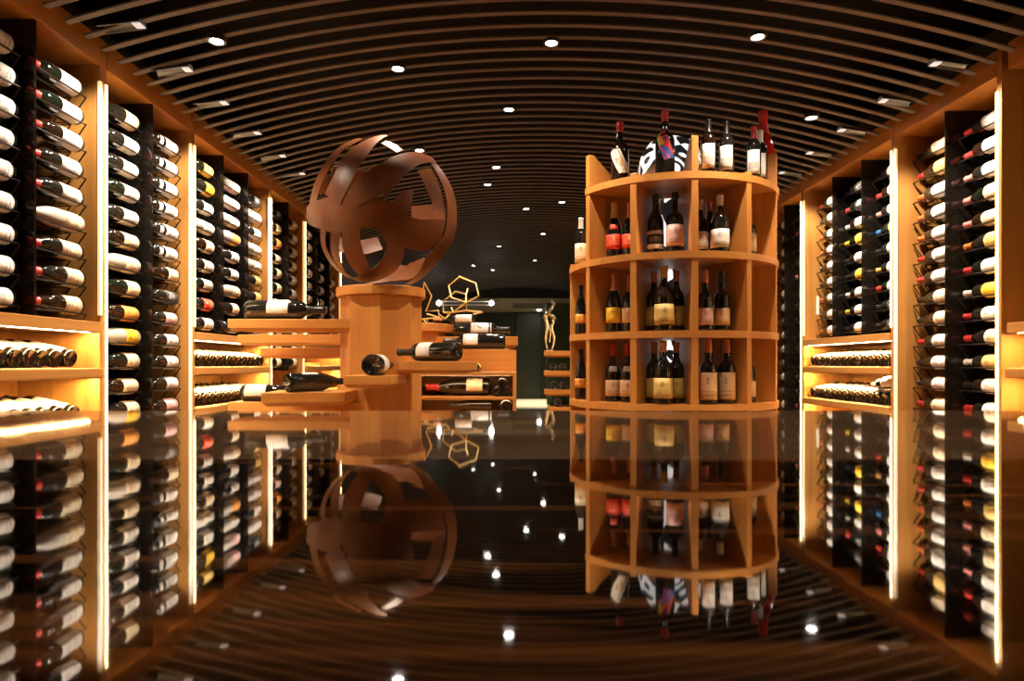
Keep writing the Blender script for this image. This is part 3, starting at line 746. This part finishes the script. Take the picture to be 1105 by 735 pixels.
PX3, PY3 = .80, 6.5
p3 = thing('display_pedestal', (PX3, PY3, 0), 'wooden pedestal with three stacked boards half hidden by the round shelf', 'pedestal')
column(p3, PX3, PY3, .222, zz(.13), 10, .25, .06)
for z in (.13, -.065, -.25):
    board(p3, [(.315, 6.38), (.80, 6.30), (.80, 6.66), (.33, 6.62)], zz(z), .062)
board(p3, [(.36, 6.36), (.80, 6.30), (.80, 6.66), (.36, 6.62)], zz(-.42), .062)

def lie(shape, paper, cap, base, neck_to, r, label, group, scale=1.0, face=(0, -.45, .9), **kw):
    """bottle on its side: base point on the board, pointing towards neck_to (x, y)"""
    z = Vector((neck_to[0], neck_to[1], 0)).normalized()
    rr = max(q[0] for q in PROF[shape]) * scale
    M = axes(face, z, (base[0], base[1], base[2] + rr + .0006))
    return bottle(shape, paper, cap, M, label, group, scale=scale, **kw)
GM = 'large bottles lying on the pedestal boards'
lie('bordeaux', 'white', 'black', (-1.43, 3.50, zz(.238)), (1, .02), 0, 'dark magnum lying on the upper left pedestal board, white label', GM, 1.42, labz=(.085, .165))
lie('burgundy', 'white', 'black', (-1.06, 3.06, zz(-.134)), (.62, .78), 0, 'fat dark bottle lying base forward on the lower left board', GM, 1.14, face=(-.1, .25, 1), half=48, labz=(.06, .135))
lie('burgundy', 'white', 'black', (-1.45, 3.49, zz(-.200)), (1, .06), 0, 'dark bottle on the lowest left board, partly hidden by the board above', GM, 1.12, face=(0, -.4, .9))
lie('champagne', 'white', 'black', (-.652, 3.0, zz(-.054)), (.05, 1), 0, 'dark bottle pointing its base at the viewer on the small front board', GM, 1.12, face=(.6, 0, .8))
lie('bordeaux', 'white', 'black', (-.26, 3.13, zz(.013)), (-.85, .50), 0, 'dark magnum with white label on the right pedestal board', GM, 1.24, labz=(.115, .18), face=(0, -.5, .8))
lie('bordeaux', 'white', 'copper', (-.29, 5.10, zz(.305)), (-1, .05), 0, 'white-labelled bottle on the second pedestal top, under the hexagon sculpture', GM, 1.1)
lie('bordeaux', 'white', 'black', (-.44, 4.93, zz(.207)), (1, .02), 0, 'long dark bottle with white label, neck pointing to the passage', GM, 1.42, labz=(.09, .20))
lie('bordeaux', 'white', 'black', (-.05, 4.70, zz(.106)), (-1, .03), 0, 'dark magnum with white label, base to the right, below the long bottle', GM, 1.5, labz=(.13, .20))
lie('burgundy', 'gold', None, (-.245, 4.31, zz(-.052)), (.12, 1), 0, 'gold-topped bottle lying end-on beneath the white-labelled magnum', GM, .7, face=(0, 0, 1))
lie('burgundy', 'cream', 'red', (-.155, 4.43, zz(-.216)), (-1, .03), 0, 'huge bottle with red capsule and cream gold label in the shelf unit', GM, 1.45, labz=(.03, .105))
lie('burgundy', None, 'black', (-.14, 4.42, zz(-.318)), (-1, .03), 0, 'huge unlabelled dark bottle on the bottom of the shelf unit', GM, .95)
lie('bordeaux', None, 'black', (-.30, 4.60, zz(-.216)), (-1, 0), 0, 'dark bottle lying behind the red-capsuled one in the shelf unit', GM, 1.1)
lie('bordeaux', 'pink', None, (-.04, 4.32, zz(-.318)), (0, 1), 0, 'bottle with pink label lying end-on in the bottom right of the shelf unit', GM, 1.0, face=(0, -.2, 1))
for k, (x, z) in enumerate(((-.100, 0), (-.035, 0), (-.067, .058))):
    lie('bordeaux', 'white', None, (x, 4.33, zz(-.216) + z), (0, 1), 0, 'white bottle end in the small pile, ' + ('bottom left', 'bottom right', 'topmost')[k] + ', right end of the shelf unit', 'small pile in the shelf unit', .85, face=(0, -.2, 1))
for k, (x, z, n) in enumerate(((.405, -.065, 'middle'), (.50, -.065, 'middle'), (.41, -.25, 'lower'), (.505, -.25, 'lower'), (.45, -.42, 'bottom'))):
    lie('bordeaux', 'white', 'black', (x, 6.37, zz(z)), (.06, 1), 0, 'dark bottle lying on the %s board of the far pedestal, %s' % (n, ('on its own' if n == 'bottom' else ('outer', 'inner')[k % 2])), 'bottles on the far pedestal', 1.0, face=(-.2, -.5, .8))

# ------------------------------------------------------------ woven steel sphere
SC = Vector((-.712, 3.60, zz(.835))); SR = .415
sph = thing('steel_sphere', (SC.x, SC.y, SC.z - SR), 'large openwork sphere of woven rusty steel bands on the wooden pedestal', 'sculpture')
vd = Vector((SC.x, SC.y, SC.z - EYE)); DN = vd.length / SR; vd.normalize(); rt = Vector((vd.y, -vd.x, 0)).normalized(); up = rt.cross(vd)
def sp(u, v, front, k=1.0):
    """point of the unit sphere seen at (u, v) from DN radii away, on its near or far side"""
    O = -vd * DN; q = math.hypot(u, v); m = 1.0 / math.sqrt(1 - 1 / DN ** 2) * .992
    if q > m: u *= m / q; v *= m / q
    d = (rt * u + up * v - O).normalized(); b_ = O.dot(d); disc = max(b_ * b_ - (DN * DN - 1), 0)
    return (O + d * (-b_ - math.sqrt(disc) if front else -b_ + math.sqrt(disc))).normalized()
def cr(pts, n):
    out = []; m = len(pts)
    for i in range(m - 1):
        p0 = pts[max(i - 1, 0)]; p1_ = pts[i]; p2_ = pts[i + 1]; p3_ = pts[min(i + 2, m - 1)]
        for k in range(n):
            t = k / n
            out.append(tuple(.5 * (2 * b + (c - a) * t + (2 * a - 5 * b + 4 * c - d) * t * t + (3 * b - a - 3 * c + d) * t ** 3) for a, b, c, d in zip(p0, p1_, p2_, p3_)))
    out.append(tuple(pts[-1])); return out
def band(path, front=True, k=1.0):
    """path: (x, y, half width) in units of a hundredth of the radius, seen from the front"""
    P = cr([tuple(sp(x / 100, y / 100, (f if f is not None else front))) + (h / 100,) for x, y, h, f in [(q + (None,))[:4] for q in path]], 7)
    C = [Vector(p[:3]).normalized() for p in P]; H = [max(p[3], .004) for p in P]
    vs = []; fs = []; m = len(C); th = .012
    for i in range(m):
        t = (C[min(i + 1, m - 1)] - C[max(i - 1, 0)]).normalized(); sd = C[i].cross(t).normalized()
        wide = 1 / max(math.hypot(sd.dot(rt), sd.dot(up)), .38)
        for rr in (k, k - th):
            for j in range(5):
                q = (C[i] + sd * H[i] * wide * (j / 2 - 1)).normalized()
                vs.append(SC + q * SR * rr)
    for i in range(m - 1):
        a = i * 10; b = a + 10
        for j in range(4):
            fs.append((a + j, a + j + 1, b + j + 1, b + j)); fs.append((a + 5 + j, b + 5 + j, b + 6 + j, a + 6 + j))
        fs.append((a, b, b + 5, a + 5)); fs.append((a + 4, a + 9, b + 9, b + 4))
    fs.append((0, 5, 6, 1)); fs.append((1, 6, 7, 2)); fs.append((2, 7, 8, 3)); fs.append((3, 8, 9, 4))
    e = (m - 1) * 10
    for j in range(4): fs.append((e + j, e + j + 1, e + j + 6, e + j + 5))
    o = part('steel_band', MB().add(vs, fs), corten, sph, smooth=True)
    return o
band([(-99, -7, 10), (-86, -5, 17), (-70, -4, 21), (-45, -1, 21), (-20, 2, 19), (0, -2, 18), (12, -8, 17)], k=1.0)
band([(6, -10, 17), (22, -20, 19), (45, -27, 20), (66, -26, 20), (84, -22, 17)], k=.985)
band([(-66, 16, 11), (-54, 40, 11), (-41, 66, 12), (-24, 84, 9), (4, 99, 2)], k=1.012)
band([(-93, 6, 5), (-84, 38, 5), (-70, 64, 6), (-52, 84, 6), (-30, 95, 4)], k=.99)
band([(66, 72, 4), (42, 74, 9), (19, 63, 13), (0, 47, 16), (-19, 34, 14), (-42, 16, 10)], k=1.006)
band([(16, 64, 10), (9, 46, 9), (5, 32, 5), (4, 18, .5)], k=1.0)
band([(40, 34, 2), (30, 22, 10), (23, 5, 11), (16, -10, 8)], k=.95)
band([(62, 72, 3), (77, 54, 5), (90, 27, 7), (93, -3, 8), (89, -29, 9), (80, -42, 9), (64, -64, 9), (52, -81, 8), (34, -95, 5)], k=1.0)
band([(-44, -16, 10), (-44, -44, 12), (-36, -68, 12), (-22, -88, 9)], k=.97)
band([(4, -14, 9), (16, -45, 11), (8, -70, 12), (-16, -88, 9), (-40, -92, 6)], k=.975)
band([(-62, -22, 6), (-66, -52, 5), (-56, -80, 6)], k=.98)
band([(-78, -18, 4), (-80, -45, 4), (-66, -72, 5), (-45, -89, 5)], k=.985)
band([(-6, 96, 4, True), (8, 92, 5, True), (22, 84, 5, True)], k=.97)
# bands at the back of the sphere
band([(38, 2, 11), (60, 3, 12), (84, 6, 11)], front=False, k=.98)
band([(56, 62, 9), (68, 40, 9), (76, 14, 7)], front=False, k=.97)
band([(-30, -92, 8), (8, -84, 12), (36, -80, 10), (60, -66, 7)], front=False, k=.98)
band([(-84, 30, 10), (-55, 42, 12), (-20, 46, 12), (10, 60, 9)], front=False, k=.98)
band([(-70, -40, 9), (-40, -48, 11), (-5, -40, 10)], front=False, k=.975)
band([(-60, 62, 8), (-66, 20, 9), (-74, -20, 8)], front=False, k=.965)

# ------------------------------------------------------------ golden hexagon wire sculpture on the second pedestal
def rel(px, py, d): return Vector(((px - 552.5) * d / PXF, d, zz((393 - py) * d / PXF)))
hx = thing('wire_sculpture', (PX2 + .25, 4.95, zz(.305)), 'golden wire sculpture of joined open hexagons above the far bottles', 'sculpture')
def zq(x, y, d): return rel(445 + x / 8.17, 290 + y / 8.17, d)
HEX = [([(415, 70, 4.96), (560, 130, 4.86), (585, 240, 4.8), (475, 300, 4.84), (345, 255, 4.95), (320, 150, 5.0)], True),
       ([(475, 300, 4.84), (475, 225, 4.90), (380, 200, 5.02), (270, 290, 5.08), (275, 385, 5.05), (360, 385, 4.95)], True),
       ([(475, 225, 4.90), (490, 175, 4.95)], False), ([(475, 300, 4.84), (480, 370, 4.92), (360, 385, 4.95), (345, 345, 5.0)], False),
       ([(480, 370, 4.92), (620, 385, 4.82), (540, 400, 4.85)], False),
       ([(275, 385, 5.05), (330, 400, 5.0), (290, 440, 4.98), (230, 400, 4.95)], False),
       ([(105, 120, 4.9), (170, 240, 4.95), (120, 375, 5.0), (230, 370, 4.95), (240, 430, 4.92), (75, 445, 4.95), (60, 395, 5.05)], True),
       ([(100, 450, 4.95), (128, 480, 4.95), (135, 455, 4.96)], False), ([(240, 430, 4.92), (130, 400, 4.98)], False)]
for pts, cl in HEX:
    part('wire_loop' if cl else 'wire_branch', MB().tube([zq(*p) for p in pts], .0068, 6, closed=cl), brass, hx)
part('foot', MB().tube([zq(128, 480, 4.95), (zq(128, 480, 4.95).x, 4.95, zz(.305))], .008, 6).lathe([(.03, zz(.305)), (.03, zz(.313)), (0, zz(.313))], 12, (zq(128, 480, 4.95).x, 4.95, 0)), brass, hx)

# polished abstract figure on the far pedestal
fg = thing('metal_figure', (.40, 6.48, zz(.13)), 'small polished abstract metal figure raising an arm, on the far pedestal', 'sculpture')
def fq(x, y, dd=0): return Vector((.355 + (x - 335) * .00194, 6.48 + dd, zz(.135) + (378 - y) * .00194))
fp = lambda x, y, dd=0: rel(560 + x / 4.9, 300 + y / 4.9, 6.48 + dd)
part('base', MB().lathe([(.05, zz(.13)), (.05, zz(.145)), (0, zz(.147))], 16, (fp(162, 375).x, 6.48, 0)), chrome, fg, smooth=True)
for pts, rr in (([(150, 375), (140, 320), (150, 260), (140, 200), (150, 190)], [.012, .018, .022, .026, .018]),
                ([(175, 375, .03), (186, 320, .03), (172, 265, .02), (184, 215, .02), (160, 188, .0)], [.012, .018, .020, .024, .016]),
                ([(160, 340, .01), (166, 290, .0), (156, 240, .0)], [.008, .012, .008])):
    part('leg', MB().tube([tuple(fp(*p)) for p in cr([(q + (0,))[:3] for q in pts], 5)], [rr[min(int(i / 5), len(rr) - 1)] for i in range(len(pts) * 5 - 4)], 8), chrome, fg, smooth=True)
part('torso', MB().tube([tuple(fp(*p)) for p in cr([(135, 205, 0), (150, 190, 0), (168, 165, 0), (182, 140, 0), (190, 132, 0)], 5)], [.012] * 4 + [.022] * 8 + [.016] * 9, 8), chrome, fg, smooth=True)
part('arm', MB().tube([tuple(fp(*p)) for p in cr([(150, 190, 0), (135, 200, .02), (126, 212, .03)], 5)], .011, 8), chrome, fg, smooth=True)
part('head', MB().lathe([(0, -.022), (.014, -.016), (.02, 0), (.014, .016), (0, .022)], 12, fp(180, 122)), chrome, fg, smooth=True)

# ------------------------------------------------------------ lights in the ceiling
def downlight(x, y, label, power=1.0, lamp=True):
    h = zz(hv(x)) - .012
    d = thing('downlight', (x, y, h), label, 'light', 'recessed ceiling downlights')
    part('trim_ring', MB().lathe([(.030, h + .02), (.030, h - .002), (.042, h - .002), (.042, h + .02)], 20, (x, y, 0)), fixture_black, d, smooth=True)
    part('lamp', MB().lathe([(0, h + .004), (.029, h + .004), (.029, h + .012), (0, h + .012)], 20, (x, y, 0)), lamp_white, d, smooth=False)
    if lamp:
        l = bpy.data.lights.new('downlight_beam', 'SPOT'); l.energy = SPOT_POWER * power; l.color = NEUT
        l.spot_size = R(110); l.spot_blend = .7; l.shadow_soft_size = .03
        o = bpy.data.objects.new('downlight_beam', l); o.location = (0, 0, -.012); link(o, d)
DL = [(-1.33, 2.92, 'above the left wall'), (-.61, 3.47, 'above the steel sphere'), (.20, 3.29, 'in the middle of the ceiling, brightest there'),
      (1.17, 3.09, 'high at right, nearest to the camera'), (-.02, 4.14, 'below the brightest middle one'), (1.76, 3.81, 'above the wide right bay'),
      (-.68, 4.77, 'just right of the sphere top'), (-.13, 5.34, 'right of the sphere, second of its row'), (-.22, 5.84, 'dim, third behind the sphere'),
      (.15, 6.8, 'fifth along the ceiling middle'), (.50, 6.5, 'left of the tall shelf crown')]
for x, y in ((.2, 1.9), (-.75, 1.6), (1.15, 1.6), (.2, .5), (-.9, .3), (1.3, .3)):  # unseen downlights added overhead to brighten wall labels and shelf fronts
    downlight(x, y, 'added unseen ceiling downlight above the table, brightening shelf fronts and labels', 1.0)
for x, y, t_ in DL: downlight(x, y, 'small round ceiling downlight ' + t_)
for x, y, t_ in ((.39, 8.1, 'between passage and round shelf, far back'), (-.18, 8.9, 'far back above the passage'), (-.62, 10.4, 'far back above the hexagon sculpture'),
                 (-.33, 11.1, 'farthest at the end of the vault'), (.36, 10.2, 'far back by the right side')):
    downlight(x, y, 'tiny distant ceiling downlight ' + t_, .8, lamp=(t_.startswith('far back above the pa') or t_.startswith('farthest')))

def washer(x, y, s, label):
    """small open trough recessed in the slats; its lamp sits at the room side and shines at the wall"""
    h = zz(hv(x)) - .004
    d = thing('wall_washer', (x, y, h), label, 'light', 'adjustable wall washers along both walls')
    wall = s
    P0 = Vector((x - wall * .085, y, h - .004)); P1 = Vector((x + wall * .085, y, h - .026))
    n = 8; vs = []; fs = []
    for i, p in enumerate((P0, P1)):
        for k in range(n + 1):
            a = math.pi * k / n
            for rr in (.030, .033): vs.append((p.x, p.y - rr * math.cos(a), p.z + rr * math.sin(a) * .7))
    W = 2 * (n + 1)
    for k in range(n):
        a = 2 * k
        fs += [(a, a + 2, a + W + 2, a + W), (a + 1, a + W + 1, a + W + 3, a + 3), (a, a + 1, a + 3, a + 2), (a + W, a + W + 2, a + W + 3, a + W + 1)]
    fs += [(0, W, W + 1, 1), (2 * n, 2 * n + 1, W + 2 * n + 1, W + 2 * n)]
    part('reflector', MB().add(vs, fs), plain('reflector_grey', (.10, .10, .10), .3, metal=.8), d, smooth=True)
    part('lamp', MB().box(min(P0.x, P0.x + wall * .034), max(P0.x, P0.x + wall * .034), y - .020, y + .020, h - .008, h - .002), lamp_wash, d)
    l = bpy.data.lights.new('washer_beam', 'SPOT'); l.energy = WASH_POWER; l.color = (1, .85, .68); l.spot_size = R(96); l.spot_blend = .6; l.shadow_soft_size = .03
    o = bpy.data.objects.new('washer_beam', l); o.location = (-wall * .10, 0, -.03); o.rotation_euler = (0, R(-22 * wall), 0); link(o, d)
WN = ['nearest', 'second', 'third', 'fourth', 'fifth', 'sixth']
for k, y in enumerate((2.66, 3.06, 3.45, 3.9, 4.33, 4.73)): washer(-1.60, y, -1, 'slanted grey wall washer in the slats above the left wall, %s from the camera' % WN[k])
for k, y in enumerate((2.99, 3.41, 3.84, 4.25, 4.69)): washer(2.02, y, 1, 'slanted grey wall washer in the slats above the right wall, %s from the camera' % WN[k])

# linear pendant far down the vault
pd = thing('linear_pendant', (-.74, 11.0, zz(1.02)), 'thin suspended light bar with two bright ends, seen behind the hexagon sculpture', 'lamp')
part('bar', MB().box(-1.24, -.35, 10.985, 11.015, zz(1.058), zz(1.068)).box(-1.24, -.35, 10.985, 11.015, zz(1.00), zz(1.008)), emit('pendant_glow', (1, .85, .75), .12), pd)
for x in (-1.24, -.35): part('bulb', MB().lathe([(0, -.045), (.03, -.03), (.042, 0), (.03, .03), (0, .045)], 12, (x, 11.0, zz(1.035))), lamp_white, pd, smooth=True)
for x in (-1.1, -.5): part('cord', MB().tube([(x, 11, zz(1.07)), (x, 11, zz(hv(x)))], .003, 5), wire_m, pd)
# light of the far passage
pl = thing('passage_light', (.55, 17.0, zz(1.49)), 'flush ceiling light of the far passage', 'light')
part('lamp', MB().lathe([(0, zz(1.484)), (.06, zz(1.484)), (.06, zz(1.499)), (0, zz(1.499))], 16, (.75, 17.9, 0)), lamp_white, pl)
l = bpy.data.lights.new('passage_beam', 'SPOT'); l.energy = 420; l.color = (1, .88, .62); l.spot_size = R(90); l.spot_blend = .6; l.shadow_soft_size = .05
o = bpy.data.objects.new('passage_beam', l); o.location = (.1, -.3, -.03); link(o, pl)

# ------------------------------------------------------------ polished table in front of the camera
TZ = zz(-.055)
tb = thing('polished_table', (0, .05, 0), 'dark mirror-polished wooden table filling the lower half of the picture', 'table')
part('tabletop', MB().box(-1.1, 1.1, -.62, .375, TZ - .045, TZ), table_dark, tb)
part('haze_strip', MB().box(-1.1, 1.1, .375, .765, TZ - .045, TZ), table_haze, tb, label='far tabletop strip, haze painted in as paler brown')
for x in (-.98, .98):
    for y in (-.5, .62): part('leg', MB().box(x - .05, x + .05, y - .05, y + .05, 0, TZ - .045), wood('table_leg', 'z', (.12, .06, .03), (.07, .03, .015)) if 'table_leg' not in MATS else MATS['table_leg'], tb, bevel=.004)
